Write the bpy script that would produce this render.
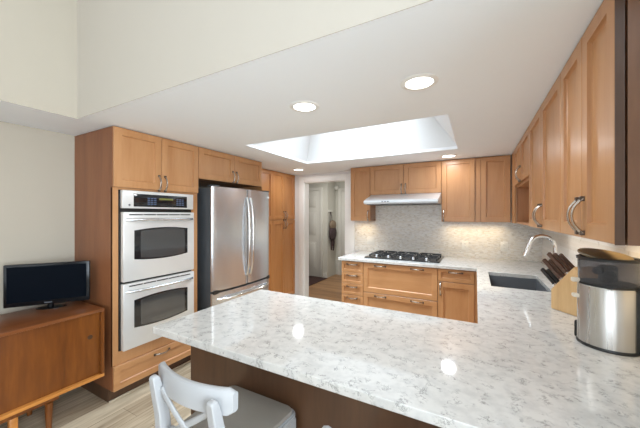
import bpy, bmesh, math, random
from mathutils import Vector, Matrix
random.seed(4)
PI = math.pi
R = math.radians
S = bpy.context.scene
C = S.collection
for o in list(bpy.data.objects):
    bpy.data.objects.remove(o, do_unlink=True)

# ------------------------------------------------------------------ camera
cam_d = bpy.data.cameras.new('camera')
cam = bpy.data.objects.new('camera', cam_d)
C.objects.link(cam)
cam.location = (0, 0, 1.46)
cam.rotation_euler = (PI / 2, 0, R(28.46))
cam_d.sensor_width = 36.0
cam_d.lens = 287.3 / 640 * 36
cam_d.shift_y = 1.0 / 640
cam_d.clip_start = 0.02
S.camera = cam

# ------------------------------------------------------------------ world, exposure, daylight
S.view_settings.view_transform = 'Standard'
S.view_settings.look = 'None'
S.view_settings.exposure = 0.78
S.view_settings.gamma = 1.0
S.view_settings.use_curve_mapping = False

W = bpy.data.worlds.new('sky')
S.world = W
W.use_nodes = True
nt = W.node_tree
for n in list(nt.nodes):
    nt.nodes.remove(n)
wo = nt.nodes.new('ShaderNodeOutputWorld')
wb = nt.nodes.new('ShaderNodeBackground')
wb.inputs['Color'].default_value = (0.86, 0.93, 1.0, 1)
wb.inputs['Strength'].default_value = 1.6
nt.links.new(wb.outputs[0], wo.inputs[0])


def area(name, loc, rot, sx, sy, power, col=(1, 1, 1), spread=PI):
    l = bpy.data.lights.new(name, 'AREA')
    l.shape = 'RECTANGLE'
    l.size = sx
    l.size_y = sy
    l.energy = power
    l.color = col
    l.spread = spread
    o = bpy.data.objects.new(name, l)
    C.objects.link(o)
    o.location = loc
    o.rotation_euler = rot
    return o


DAY = (0.77, 0.895, 1.0)
# fill from two added, unseen dining-room windows, and daylight through the skylight
area('fill_front', (-0.7, -3.36, 1.5), (R(90), 0, 0), 3.6, 2.1, 8, DAY)
area('fill_right', (2.56, -.7, 1.55), (R(90), 0, R(90)), 1.9, 2.0, 124, DAY)
area('daylight_skylight', (-1.15, 2.73, 2.82), (0, 0, 0), 1.15, 0.85, 26, (0.77, 0.90, 1.0), R(98))


# ------------------------------------------------------------------ materials
def new_mat(name):
    m = bpy.data.materials.new(name)
    m.use_nodes = True
    t = m.node_tree
    b = t.nodes['Principled BSDF']
    return m, t, b


def srgb(r, g, b):
    def f(c):
        c /= 255.0
        return c / 12.92 if c <= 0.04045 else ((c + 0.055) / 1.055) ** 2.4
    return (f(r), f(g), f(b), 1)


def plain(name, col, rough=0.5, metal=0.0, coat=0.0, bump=0.0, bscale=200, var=0.04, vscale=6, spec=0.5):
    m, t, b = new_mat(name)
    b.inputs['Roughness'].default_value = rough
    b.inputs['Metallic'].default_value = metal
    b.inputs['Coat Weight'].default_value = coat
    b.inputs['Specular IOR Level'].default_value = spec
    tc = t.nodes.new('ShaderNodeTexCoord')
    nz = t.nodes.new('ShaderNodeTexNoise')
    nz.inputs['Scale'].default_value = vscale
    t.links.new(tc.outputs['Object'], nz.inputs['Vector'])
    mx = t.nodes.new('ShaderNodeMix')
    mx.data_type = 'RGBA'
    mx.inputs[6].default_value = tuple(c * (1 - var) for c in col[:3]) + (1,)
    mx.inputs[7].default_value = tuple(min(1, c * (1 + var)) for c in col[:3]) + (1,)
    t.links.new(nz.outputs['Fac'], mx.inputs[0])
    t.links.new(mx.outputs[2], b.inputs['Base Color'])
    if bump:
        n2 = t.nodes.new('ShaderNodeTexNoise')
        n2.inputs['Scale'].default_value = bscale
        t.links.new(tc.outputs['Object'], n2.inputs['Vector'])
        bp = t.nodes.new('ShaderNodeBump')
        bp.inputs['Strength'].default_value = bump
        bp.inputs['Distance'].default_value = 0.002
        t.links.new(n2.outputs['Fac'], bp.inputs['Height'])
        t.links.new(bp.outputs[0], b.inputs['Normal'])
    return m


def wood(name, c1, c2, c3, scale, rough=0.38, coat=0.15, fine=1.0):
    """grain stretched along the axis that has the small scale value"""
    m, t, b = new_mat(name)
    tc = t.nodes.new('ShaderNodeTexCoord')
    oi = t.nodes.new('ShaderNodeObjectInfo')
    ad = t.nodes.new('ShaderNodeVectorMath')
    ad.operation = 'ADD'
    sc = t.nodes.new('ShaderNodeVectorMath')
    sc.operation = 'SCALE'
    sc.inputs[0].default_value = (3.1, 4.7, 5.3)
    t.links.new(oi.outputs['Random'], sc.inputs['Scale'])
    t.links.new(tc.outputs['Object'], ad.inputs[0])
    t.links.new(sc.outputs[0], ad.inputs[1])
    mp = t.nodes.new('ShaderNodeMapping')
    mp.inputs['Scale'].default_value = scale
    t.links.new(ad.outputs[0], mp.inputs['Vector'])
    n1 = t.nodes.new('ShaderNodeTexNoise')
    n1.inputs['Scale'].default_value = 1.0
    n1.inputs['Detail'].default_value = 4
    n1.inputs['Distortion'].default_value = 0.8
    t.links.new(mp.outputs[0], n1.inputs['Vector'])
    n2 = t.nodes.new('ShaderNodeTexNoise')
    n2.inputs['Scale'].default_value = 7.0
    n2.inputs['Detail'].default_value = 3
    t.links.new(mp.outputs[0], n2.inputs['Vector'])
    mm = t.nodes.new('ShaderNodeMix')
    mm.inputs[0].default_value = 0.3 * fine
    t.links.new(n1.outputs['Fac'], mm.inputs[2])
    t.links.new(n2.outputs['Fac'], mm.inputs[3])
    cr = t.nodes.new('ShaderNodeValToRGB')
    e = cr.color_ramp.elements
    e[0].position = 0.30
    e[0].color = c1
    e[1].position = 0.72
    e[1].color = c3
    x = e.new(0.5)
    x.color = c2
    t.links.new(mm.outputs[0], cr.inputs[0])
    t.links.new(cr.outputs[0], b.inputs['Base Color'])
    b.inputs['Roughness'].default_value = rough
    b.inputs['Coat Weight'].default_value = coat
    b.inputs['Coat Roughness'].default_value = 0.25
    return m


M = {}
MA, MB_, MC = srgb(178, 125, 79), srgb(187, 136, 90), srgb(195, 145, 99)
M['maple'] = wood('maple_upright_grain', MA, MB_, MC, (9, 9, 1.1))
M['maple_h'] = wood('maple_level_grain', MA, MB_, MC, (1.1, 9, 9))
M['maple_shaded'] = wood('maple_pantry_shade', srgb(178, 117, 64), srgb(188, 128, 74), srgb(197, 139, 84), (9, 9, 1.1))  # maple copy for the pantry, its difference in light put into the colour
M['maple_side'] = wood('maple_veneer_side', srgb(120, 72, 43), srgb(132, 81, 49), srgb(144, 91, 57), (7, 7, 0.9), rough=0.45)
M['carcass'] = wood('cabinet_body_wood', srgb(165, 115, 75), srgb(180, 128, 86), srgb(192, 140, 98), (9, 9, 1.2))
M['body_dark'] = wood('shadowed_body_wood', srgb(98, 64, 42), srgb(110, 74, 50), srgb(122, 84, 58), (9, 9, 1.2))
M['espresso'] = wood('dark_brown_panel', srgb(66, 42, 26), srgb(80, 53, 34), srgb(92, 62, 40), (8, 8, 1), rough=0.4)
M['teak'] = wood('teak_front', srgb(94, 48, 12), srgb(114, 62, 17), srgb(136, 79, 25), (5, 7, 0.9), rough=0.35, fine=1.2)
M['teak_top'] = wood('teak_top', srgb(100, 56, 28), srgb(118, 68, 36), srgb(134, 80, 44), (7, 0.9, 7), rough=0.28)
M['teak_edge'] = wood('teak_edge', srgb(176, 110, 46), srgb(192, 124, 56), srgb(205, 138, 68), (7, 0.9, 7), rough=0.4)
M['block'] = wood('light_rubberwood', srgb(190, 150, 102), srgb(204, 166, 116), srgb(216, 180, 132), (22, 22, 2), rough=0.45)
M['knife_dark'] = plain('black_knife_handle', srgb(30, 28, 27), 0.4)
M['knife_brown'] = wood('brown_knife_handle', srgb(62, 42, 32), srgb(78, 54, 42), srgb(92, 66, 50), (30, 30, 4), rough=0.4)
M['cream'] = plain('cream_wall_paint', srgb(192, 184, 172), 0.75, bump=0.12, bscale=160, var=0.012)
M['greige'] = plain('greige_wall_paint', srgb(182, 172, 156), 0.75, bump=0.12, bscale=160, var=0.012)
M['white_wall'] = plain('white_wall_paint', srgb(232, 232, 232), 0.7, bump=0.08, bscale=160, var=0.01)
M['ceil'] = plain('white_ceiling_paint', srgb(246, 250, 255), 0.8, bump=0.12, bscale=140, var=0.012)
M['trim'] = plain('white_gloss_trim', srgb(242, 242, 240), 0.35, var=0.01)
M['shoe'] = plain('beige_shoe_moulding', srgb(196, 182, 160), 0.5)
M['shaft'] = plain('bright_white_shaft_paint', srgb(228, 229, 230), 0.7, var=0.006)
M['hall'] = plain('grey_hall_paint', srgb(196, 195, 186), 0.8, var=0.015)
M['hall_door'] = plain('grey_white_door_paint', srgb(208, 207, 200), 0.5, var=0.015)
M['steel_light'] = plain('pale_brushed_steel', (0.70, 0.69, 0.67, 1), 0.33, metal=0.3, var=0.02)
M['steel'] = plain('brushed_stainless', (0.68, 0.71, 0.74, 1), 0.27, metal=0.9, var=0.02)
M['hoodsteel'] = plain('hood_stainless', (0.66, 0.68, 0.70, 1), 0.38, metal=0.4, var=0.02)
M['canister'] = plain('canister_stainless', (0.56, 0.54, 0.51, 1), 0.33, metal=1.0, var=0.02)
M['chrome'] = plain('faucet_nickel', (0.78, 0.77, 0.76, 1), 0.16, metal=1.0, var=0.01)
M['nickel'] = plain('satin_nickel_handle', (0.50, 0.45, 0.40, 1), 0.25, metal=1.0, var=0.02)
M['bronze'] = plain('darkened_handle_foot', (0.12, 0.09, 0.07, 1), 0.35, metal=0.8, var=0.02)
M['fridge_side'] = plain('charcoal_fridge_side', srgb(72, 76, 80), 0.45, var=0.03)
M['black_glass'] = plain('black_glass', (0.012, 0.013, 0.015, 1), 0.06, var=0.02, spec=0.6)
M['oven_pane'] = plain('smoked_oven_pane', (0.055, 0.055, 0.055, 1), 0.07, var=0.02, spec=1.0)
M['black'] = plain('black_plastic', (0.012, 0.012, 0.012, 1), 0.4, var=0.05)
M['iron'] = plain('cast_iron', (0.03, 0.03, 0.032, 1), 0.5, var=0.15, bump=0.2)
M['tv'] = plain('tv_gloss_bezel', (0.006, 0.006, 0.007, 1), 0.2, var=0.02, spec=0.25)
M['tv_screen'] = plain('tv_screen_off', (0.0025, 0.004, 0.007, 1), 0.35, var=0.02, spec=0.03)
M['chair'] = plain('white_chair_lacquer', srgb(170, 170, 171), 0.32, var=0.01)
M['taupe'] = plain('taupe_seat_pad', srgb(150, 142, 132), 0.65, bump=0.2, bscale=300, var=0.05, vscale=12)
M['sink'] = plain('charcoal_composite', srgb(96, 98, 101), 0.4, var=0.08, vscale=60)
M['plate'] = plain('white_plate', srgb(240, 238, 232), 0.35, var=0.01)
M['slot'] = plain('plate_slots', srgb(120, 116, 108), 0.5)
M['filter'] = plain('hood_filter_mesh', (0.14, 0.14, 0.14, 1), 0.4, metal=0.9, var=0.1)
M['lid'] = plain('lid_painted_reflection', srgb(100, 84, 58), 0.4, metal=0.0, var=0.03)  # steel lid with the cabinets' wood reflection painted in as matte colour
M['ivory'] = plain('ivory_plastic', srgb(225, 214, 196), 0.4)
M['rug'] = plain('dark_rug', srgb(58, 36, 32), 0.95, bump=0.5, bscale=400, var=0.2, vscale=90)
M['bag'] = plain('dark_cloth', srgb(66, 52, 54), 0.9, bump=0.4, bscale=200, var=0.3, vscale=30)
M['bag_tan'] = plain('tan_leather', srgb(122, 106, 88), 0.7, var=0.1)
M['key'] = plain('blue_grey_keys', srgb(70, 84, 110), 0.4)
M['badge'] = plain('badge_grey', srgb(110, 114, 120), 0.3, metal=0.6)
M['badge_light'] = plain('badge_light', srgb(225, 228, 230), 0.3, metal=0.3)


def streaked(m, k=.22):
    # brushed vertical bands in the metal
    t = m.node_tree
    b = t.nodes['Principled BSDF']
    tc = t.nodes.new('ShaderNodeTexCoord')
    mp = t.nodes.new('ShaderNodeMapping')
    mp.inputs['Scale'].default_value = (38, 38, .6)
    nz = t.nodes.new('ShaderNodeTexNoise')
    nz.inputs['Scale'].default_value = 1.0
    nz.inputs['Detail'].default_value = 3
    t.links.new(tc.outputs['Object'], mp.inputs[0])
    t.links.new(mp.outputs[0], nz.inputs['Vector'])
    mr = t.nodes.new('ShaderNodeMapRange')
    mr.inputs['From Min'].default_value = .3
    mr.inputs['From Max'].default_value = .7
    mr.inputs['To Min'].default_value = .18
    mr.inputs['To Max'].default_value = .18 + k
    t.links.new(nz.outputs['Fac'], mr.inputs['Value'])
    t.links.new(mr.outputs[0], b.inputs['Roughness'])
    bp = t.nodes.new('ShaderNodeBump')
    bp.inputs['Strength'].default_value = .35
    bp.inputs['Distance'].default_value = .004
    t.links.new(nz.outputs['Fac'], bp.inputs['Height'])
    t.links.new(bp.outputs[0], b.inputs['Normal'])


streaked(M['canister'])


def emis(name, col, s):
    m, t, b = new_mat(name)
    b.inputs['Base Color'].default_value = col
    b.inputs['Emission Color'].default_value = col
    b.inputs['Emission Strength'].default_value = s
    return m


M['lamp'] = emis('lit_lamp_lens', (1.0, 0.965, 0.90, 1), 3.0)
M['pane_sky'] = emis('skylight_diffuser', (0.97, 0.985, 1.0, 1), 0.5)
M['digits'] = emis('oven_display', (0.12, 0.12, 0.03, 1), 0.3)

# clear smoked plastic
m, t, b = new_mat('smoky_clear_plastic')
b.inputs['Base Color'].default_value = (0.40, 0.40, 0.42, 1)
b.inputs['Roughness'].default_value = 0.04
b.inputs['Transmission Weight'].default_value = 0.9
b.inputs['IOR'].default_value = 1.2
M['clear'] = m
m, t, b = new_mat('window_glass')
b.inputs['Base Color'].default_value = (1, 1, 1, 1)
b.inputs['Roughness'].default_value = 0.0
b.inputs['Transmission Weight'].default_value = 1.0
b.inputs['IOR'].default_value = 1.02
M['glass'] = m


def quartz():
    m, t, b = new_mat('white_quartz')
    tc = t.nodes.new('ShaderNodeTexCoord')
    base = srgb(226, 222, 215)
    # soft clouds
    n1 = t.nodes.new('ShaderNodeTexNoise')
    n1.inputs['Scale'].default_value = 30
    n1.inputs['Detail'].default_value = 5
    t.links.new(tc.outputs['Object'], n1.inputs['Vector'])
    r1 = t.nodes.new('ShaderNodeValToRGB')
    r1.color_ramp.elements[0].position = 0.32
    r1.color_ramp.elements[0].color = srgb(194, 191, 187)
    r1.color_ramp.elements[1].position = 0.58
    r1.color_ramp.elements[1].color = srgb(208, 205, 200)
    t.links.new(n1.outputs['Fac'], r1.inputs[0])
    # broken grey veins: thin level set of a distorted noise, masked
    mp = t.nodes.new('ShaderNodeMapping')
    mp.inputs['Scale'].default_value = (1.0, 1.0, 1.0)
    mp.inputs['Rotation'].default_value = (0, 0, 0.5)
    t.links.new(tc.outputs['Object'], mp.inputs[0])
    n2 = t.nodes.new('ShaderNodeTexNoise')
    n2.inputs['Scale'].default_value = 27
    n2.inputs['Detail'].default_value = 8
    n2.inputs['Roughness'].default_value = 0.72
    n2.inputs['Distortion'].default_value = 0.5
    t.links.new(mp.outputs[0], n2.inputs['Vector'])
    sub = t.nodes.new('ShaderNodeMath')
    sub.operation = 'SUBTRACT'
    sub.inputs[1].default_value = 0.5
    t.links.new(n2.outputs['Fac'], sub.inputs[0])
    ab = t.nodes.new('ShaderNodeMath')
    ab.operation = 'ABSOLUTE'
    t.links.new(sub.outputs[0], ab.inputs[0])
    r2 = t.nodes.new('ShaderNodeValToRGB')
    r2.color_ramp.elements[0].position = 0.0
    r2.color_ramp.elements[0].color = (1, 1, 1, 1)
    r2.color_ramp.elements[1].position = 0.030
    r2.color_ramp.elements[1].color = (0, 0, 0, 1)
    t.links.new(ab.outputs[0], r2.inputs[0])
    n3 = t.nodes.new('ShaderNodeTexNoise')
    n3.inputs['Scale'].default_value = 24
    n3.inputs['Detail'].default_value = 3
    t.links.new(tc.outputs['Object'], n3.inputs['Vector'])
    r3 = t.nodes.new('ShaderNodeValToRGB')
    r3.color_ramp.elements[0].position = 0.50
    r3.color_ramp.elements[0].color = (0, 0, 0, 1)
    r3.color_ramp.elements[1].position = 0.62
    r3.color_ramp.elements[1].color = (1, 1, 1, 1)
    t.links.new(n3.outputs['Fac'], r3.inputs[0])
    mu = t.nodes.new('ShaderNodeMath')
    mu.operation = 'MULTIPLY'
    t.links.new(r2.outputs[0], mu.inputs[0])
    t.links.new(r3.outputs[0], mu.inputs[1])
    m2 = t.nodes.new('ShaderNodeMath')
    m2.operation = 'MULTIPLY'
    m2.inputs[1].default_value = 0.8
    t.links.new(mu.outputs[0], m2.inputs[0])
    mx = t.nodes.new('ShaderNodeMix')
    mx.data_type = 'RGBA'
    t.links.new(m2.outputs[0], mx.inputs[0])
    t.links.new(r1.outputs[0], mx.inputs[6])
    mx.inputs[7].default_value = srgb(92, 90, 88)
    t.links.new(mx.outputs[2], b.inputs['Base Color'])
    b.inputs['Roughness'].default_value = 0.07
    b.inputs['Specular IOR Level'].default_value = 0.8
    return m


M['quartz'] = quartz()


def mosaic(name, rot):
    m, t, b = new_mat(name)
    tc = t.nodes.new('ShaderNodeTexCoord')
    mp = t.nodes.new('ShaderNodeMapping')
    mp.inputs['Rotation'].default_value = rot
    t.links.new(tc.outputs['Object'], mp.inputs[0])
    br = t.nodes.new('ShaderNodeTexBrick')
    br.inputs['Scale'].default_value = 1.0
    br.inputs['Brick Width'].default_value = 0.034
    br.inputs['Row Height'].default_value = 0.0125
    br.inputs['Mortar Size'].default_value = 0.0011
    br.inputs['Color1'].default_value = (0, 0, 0, 1)
    br.inputs['Color2'].default_value = (1, 1, 1, 1)
    br.inputs['Mortar'].default_value = (0.7, 0.7, 0.7, 1)
    br.offset = 0.37
    br.offset_frequency = 2
    t.links.new(mp.outputs[0], br.inputs['Vector'])
    cr = t.nodes.new('ShaderNodeValToRGB')
    e = cr.color_ramp.elements
    e[0].position = 0.0
    e[0].color = srgb(222, 214, 202)
    e[1].position = 1.0
    e[1].color = srgb(240, 237, 232)
    for p, c in ((0.12, srgb(216, 211, 204)), (0.3, srgb(226, 219, 206)), (0.55, srgb(234, 230, 222)), (0.8, srgb(230, 227, 222))):
        x = e.new(p)
        x.color = c
    t.links.new(br.outputs['Color'], cr.inputs[0])
    nz = t.nodes.new('ShaderNodeTexNoise')
    nz.inputs['Scale'].default_value = 30
    nz.inputs['Detail'].default_value = 3
    t.links.new(tc.outputs['Object'], nz.inputs['Vector'])
    r3 = t.nodes.new('ShaderNodeValToRGB')
    r3.color_ramp.elements[0].position = 0.60
    r3.color_ramp.elements[0].color = (0, 0, 0, 1)
    r3.color_ramp.elements[1].position = 0.72
    r3.color_ramp.elements[1].color = (0.55, 0.55, 0.55, 1)
    t.links.new(nz.outputs['Fac'], r3.inputs[0])
    mx = t.nodes.new('ShaderNodeMix')
    mx.data_type = 'RGBA'
    t.links.new(r3.outputs[0], mx.inputs[0])
    t.links.new(cr.outputs[0], mx.inputs[6])
    mx.inputs[7].default_value = srgb(176, 166, 152)
    t.links.new(mx.outputs[2], b.inputs['Base Color'])
    b.inputs['Roughness'].default_value = 0.3
    return m


M['tile_back'] = mosaic('stone_mosaic_back', (R(90), 0, 0))
M['tile_right'] = mosaic('stone_mosaic_right', (R(90), 0, R(90)))


def planks(name, cols, rotz, pw=0.18, pl=1.2, rough=0.42):
    m, t, b = new_mat(name)
    tc = t.nodes.new('ShaderNodeTexCoord')
    mp = t.nodes.new('ShaderNodeMapping')
    mp.inputs['Rotation'].default_value = (0, 0, rotz)
    t.links.new(tc.outputs['Object'], mp.inputs[0])
    br = t.nodes.new('ShaderNodeTexBrick')
    br.inputs['Scale'].default_value = 1.0
    br.inputs['Brick Width'].default_value = pl
    br.inputs['Row Height'].default_value = pw
    br.inputs['Mortar Size'].default_value = 0.0016
    br.inputs['Color1'].default_value = (0.15, 0.15, 0.15, 1)
    br.inputs['Color2'].default_value = (0.85, 0.85, 0.85, 1)
    br.inputs['Mortar'].default_value = (0, 0, 0, 1)
    br.offset = 0.4
    t.links.new(mp.outputs[0], br.inputs['Vector'])
    m2 = t.nodes.new('ShaderNodeMapping')
    m2.inputs['Scale'].default_value = (1.5, 16, 1)
    t.links.new(mp.outputs[0], m2.inputs[0])
    nz = t.nodes.new('ShaderNodeTexNoise')
    nz.inputs['Scale'].default_value = 1.6
    nz.inputs['Detail'].default_value = 6
    nz.inputs['Distortion'].default_value = 1.0
    t.links.new(m2.outputs[0], nz.inputs['Vector'])
    mm = t.nodes.new('ShaderNodeMix')
    mm.inputs[0].default_value = 0.6
    t.links.new(br.outputs['Color'], mm.inputs[2])
    t.links.new(nz.outputs['Fac'], mm.inputs[3])
    cr = t.nodes.new('ShaderNodeValToRGB')
    e = cr.color_ramp.elements
    e[0].position = 0.25
    e[0].color = cols[0]
    e[1].position = 0.68
    e[1].color = cols[2]
    x = e.new(0.45)
    x.color = cols[1]
    t.links.new(mm.outputs[0], cr.inputs[0])
    t.links.new(cr.outputs[0], b.inputs['Base Color'])
    b.inputs['Roughness'].default_value = rough
    return m


M['floor'] = planks('greyed_oak_planks', (srgb(104, 88, 70), srgb(166, 148, 124), srgb(212, 196, 170)), R(90))
M['hall_floor'] = planks('brown_oak_boards', (srgb(96, 66, 40), srgb(140, 102, 66), srgb(166, 126, 86)), 0, pw=0.09, pl=0.9, rough=0.3)


# ------------------------------------------------------------------ mesh helpers
class MB:
    def __init__(self):
        self.bm = bmesh.new()

    def merge(self, tmp, mat4=None):
        if mat4 is not None:
            bmesh.ops.transform(tmp, matrix=mat4, verts=tmp.verts)
        me = bpy.data.meshes.new('tmp')
        tmp.to_mesh(me)
        tmp.free()
        self.bm.from_mesh(me)
        bpy.data.meshes.remove(me)
        return self

    def box(self, x0, x1, y0, y1, z0, z1, bev=0.0, seg=2, mat4=None):
        t = bmesh.new()
        bmesh.ops.create_cube(t, size=1.0)
        for v in t.verts:
            v.co = Vector((x0 + (v.co.x + .5) * (x1 - x0), y0 + (v.co.y + .5) * (y1 - y0), z0 + (v.co.z + .5) * (z1 - z0)))
        if bev:
            bmesh.ops.bevel(t, geom=list(t.edges), offset=bev, segments=seg, affect='EDGES', profile=0.5)
        return self.merge(t, mat4)

    def cyl(self, c, r, h, axis='z', n=24, r2=None, bev=0.0):
        t = bmesh.new()
        bmesh.ops.create_cone(t, cap_ends=True, segments=n, radius1=r, radius2=r if r2 is None else r2, depth=h)
        if bev:
            ed = [e for e in t.edges if len(e.link_faces) == 2 and any(len(f.verts) > 4 for f in e.link_faces)]
            bmesh.ops.bevel(t, geom=ed, offset=bev, segments=2, affect='EDGES')
        rot = {'z': Matrix.Identity(4), 'x': Matrix.Rotation(PI / 2, 4, 'Y'), 'y': Matrix.Rotation(-PI / 2, 4, 'X')}[axis]
        return self.merge(t, Matrix.Translation(c) @ rot)

    def sphere(self, c, r, sc=(1, 1, 1), n=16):
        t = bmesh.new()
        bmesh.ops.create_uvsphere(t, u_segments=n, v_segments=n // 2, radius=r)
        return self.merge(t, Matrix.Translation(c) @ Matrix.Diagonal((sc[0], sc[1], sc[2], 1)))

    def prism(self, pts, axis, a0, a1, bev=0.0):
        """closed polygon pts (2-D) extruded along axis from a0 to a1"""
        t = bmesh.new()
        def mk(p, a):
            return {'x': (a, p[0], p[1]), 'y': (p[0], a, p[1]), 'z': (p[0], p[1], a)}[axis]
        A = [t.verts.new(mk(p, a0)) for p in pts]
        B = [t.verts.new(mk(p, a1)) for p in pts]
        t.faces.new(A)
        t.faces.new(B)
        n = len(pts)
        for i in range(n):
            t.faces.new((A[i], A[(i + 1) % n], B[(i + 1) % n], B[i]))
        bmesh.ops.recalc_face_normals(t, faces=t.faces)
        if bev:
            bmesh.ops.bevel(t, geom=list(t.edges), offset=bev, segments=2, affect='EDGES')
        return self.merge(t)

    def tube(self, pts, rad, n=10, flat=(1, 1), up=(0, 0, 1)):
        """sweep an ellipse along points; rad is a number or one number per point"""
        t = bmesh.new()
        P = [Vector(p) for p in pts]
        rs = rad if isinstance(rad, (list, tuple)) else [rad] * len(P)
        upv = Vector(up)
        rings = []
        side_prev = None
        for i, p in enumerate(P):
            d = (P[min(i + 1, len(P) - 1)] - P[max(i - 1, 0)]).normalized()
            if side_prev is None:
                s = d.cross(upv)
                if s.length < 1e-3:
                    s = d.cross(Vector((1, 0, 0)))
            else:
                s = side_prev - d * side_prev.dot(d)
            s.normalize()
            side_prev = s
            u = s.cross(d).normalized()
            rings.append([t.verts.new(p + s * (math.cos(2 * PI * k / n) * rs[i] * flat[0]) + u * (math.sin(2 * PI * k / n) * rs[i] * flat[1])) for k in range(n)])
        for a, b_ in zip(rings, rings[1:]):
            for k in range(n):
                t.faces.new((a[k], a[(k + 1) % n], b_[(k + 1) % n], b_[k]))
        t.faces.new(rings[0][::-1])
        t.faces.new(rings[-1])
        bmesh.ops.recalc_face_normals(t, faces=t.faces)
        return self.merge(t)

    def lathe(self, prof, c=(0, 0, 0), n=40, sx=1.0, sy=1.0):
        t = bmesh.new()
        rings = []
        for r, z in prof:
            if r < 1e-6:
                rings.append([t.verts.new((c[0], c[1], c[2] + z))])
            else:
                rings.append([t.verts.new((c[0] + r * sx * math.cos(2 * PI * k / n), c[1] + r * sy * math.sin(2 * PI * k / n), c[2] + z)) for k in range(n)])
        for a, b_ in zip(rings, rings[1:]):
            for k in range(n):
                if len(a) == 1 and len(b_) == 1:
                    continue
                if len(a) == 1:
                    t.faces.new((a[0], b_[(k + 1) % n], b_[k]))
                elif len(b_) == 1:
                    t.faces.new((a[k], a[(k + 1) % n], b_[0]))
                else:
                    t.faces.new((a[k], a[(k + 1) % n], b_[(k + 1) % n], b_[k]))
        bmesh.ops.recalc_face_normals(t, faces=t.faces)
        return self.merge(t)

    def loops(self, rings, cap0=True, cap1=True, closed=True):
        t = bmesh.new()
        V = [[t.verts.new(p) for p in r] for r in rings]
        n = len(V[0])
        for a, b_ in zip(V, V[1:]):
            for k in range(n if closed else n - 1):
                t.faces.new((a[k], a[(k + 1) % n], b_[(k + 1) % n], b_[k]))
        if cap0:
            t.faces.new(V[0][::-1])
        if cap1:
            t.faces.new(V[-1])
        bmesh.ops.recalc_face_normals(t, faces=t.faces)
        return self.merge(t)

    def cells(self, xs, ys, mask, z0, z1):
        """slab made of filled grid cells (for worktops and ceilings with holes)"""
        t = bmesh.new()
        cache = {}
        def v(i, j, z):
            k = (i, j, z)
            if k not in cache:
                cache[k] = t.verts.new((xs[i], ys[j], z))
            return cache[k]
        full = lambda i, j: 0 <= i < len(xs) - 1 and 0 <= j < len(ys) - 1 and mask(i, j)
        for i in range(len(xs) - 1):
            for j in range(len(ys) - 1):
                if not full(i, j):
                    continue
                t.faces.new((v(i, j, z1), v(i + 1, j, z1), v(i + 1, j + 1, z1), v(i, j + 1, z1)))
                t.faces.new((v(i, j, z0), v(i, j + 1, z0), v(i + 1, j + 1, z0), v(i + 1, j, z0)))
                if not full(i - 1, j):
                    t.faces.new((v(i, j, z0), v(i, j, z1), v(i, j + 1, z1), v(i, j + 1, z0)))
                if not full(i + 1, j):
                    t.faces.new((v(i + 1, j, z0), v(i + 1, j + 1, z0), v(i + 1, j + 1, z1), v(i + 1, j, z1)))
                if not full(i, j - 1):
                    t.faces.new((v(i, j, z0), v(i + 1, j, z0), v(i + 1, j, z1), v(i, j, z1)))
                if not full(i, j + 1):
                    t.faces.new((v(i, j + 1, z0), v(i, j + 1, z1), v(i + 1, j + 1, z1), v(i + 1, j + 1, z0)))
        return self.merge(t)

    def build(self, name, mat, parent=None, smooth=35):
        me = bpy.data.meshes.new(name)
        self.bm.to_mesh(me)
        self.bm.free()
        if smooth:
            me.polygons.foreach_set('use_smooth', [True] * len(me.polygons))
            me.set_sharp_from_angle(angle=R(smooth))
        me.materials.append(M[mat] if isinstance(mat, str) else mat)
        o = bpy.data.objects.new(name, me)
        C.objects.link(o)
        if parent is not None:
            o.parent = parent
        return o


def tag(o, label, cat, group=None):
    o['label'] = label
    o['category'] = cat
    if group:
        o['group'] = group
    return o


def thing(name, label, cat, loc=(0, 0, 0), rotz=0.0, group=None):
    o = bpy.data.objects.new(name, None)
    o.empty_display_size = 0.05
    C.objects.link(o)
    o.location = loc
    o.rotation_euler = (0, 0, rotz)
    return tag(o, label, cat, group)


def struct(o):
    o['kind'] = 'structure'
    return o


def sbox(name, mat, *b, bev=0.0):
    return struct(MB().box(*b, bev=bev).build(name, mat))


def copy_thing(root, loc, label):
    r = root.copy()
    C.objects.link(r)
    r.location = loc
    r['label'] = label
    for ch in list(root.children):
        c = ch.copy()
        C.objects.link(c)
        c.parent = r
        for g in list(ch.children):
            d = g.copy()
            C.objects.link(d)
            d.parent = c
    return r


# ------------------------------------------------------------------ the room
CZ = 2.15            # low kitchen ceiling
HZ = 3.3             # high dining ceiling
XW, XR_, YW = -3.07, 0.69, 4.17
sbox('floor', 'floor', XW - .1, 2.75, -3.55, YW + .06, -0.06, 0.0)
sbox('floor_hall', 'hall_floor', -5.2, -1.0, YW + .06, 6.6, -0.06, 0.0)
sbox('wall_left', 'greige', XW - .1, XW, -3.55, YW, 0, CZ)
# back wall with the doorway
DX0, DX1, DZ = -2.565, -1.80, 2.02
struct(MB().box(-5.2, DX0, YW, YW + .12, 0, 2.45).box(DX1, XR_ + .1, YW, YW + .12, 0, 2.45)
       .box(DX0, DX1, YW, YW + .12, DZ, 2.45).build('wall_back', 'white_wall'))
sbox('wall_right', 'cream', XR_, XR_ + .1, 0.6, YW, 0, HZ)  # unseen near end drawn out to keep light off the cabinet end
sbox('wall_right_return', 'cream', XR_ + .1, 2.65, 0.6, 0.7, 0, HZ)
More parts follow.
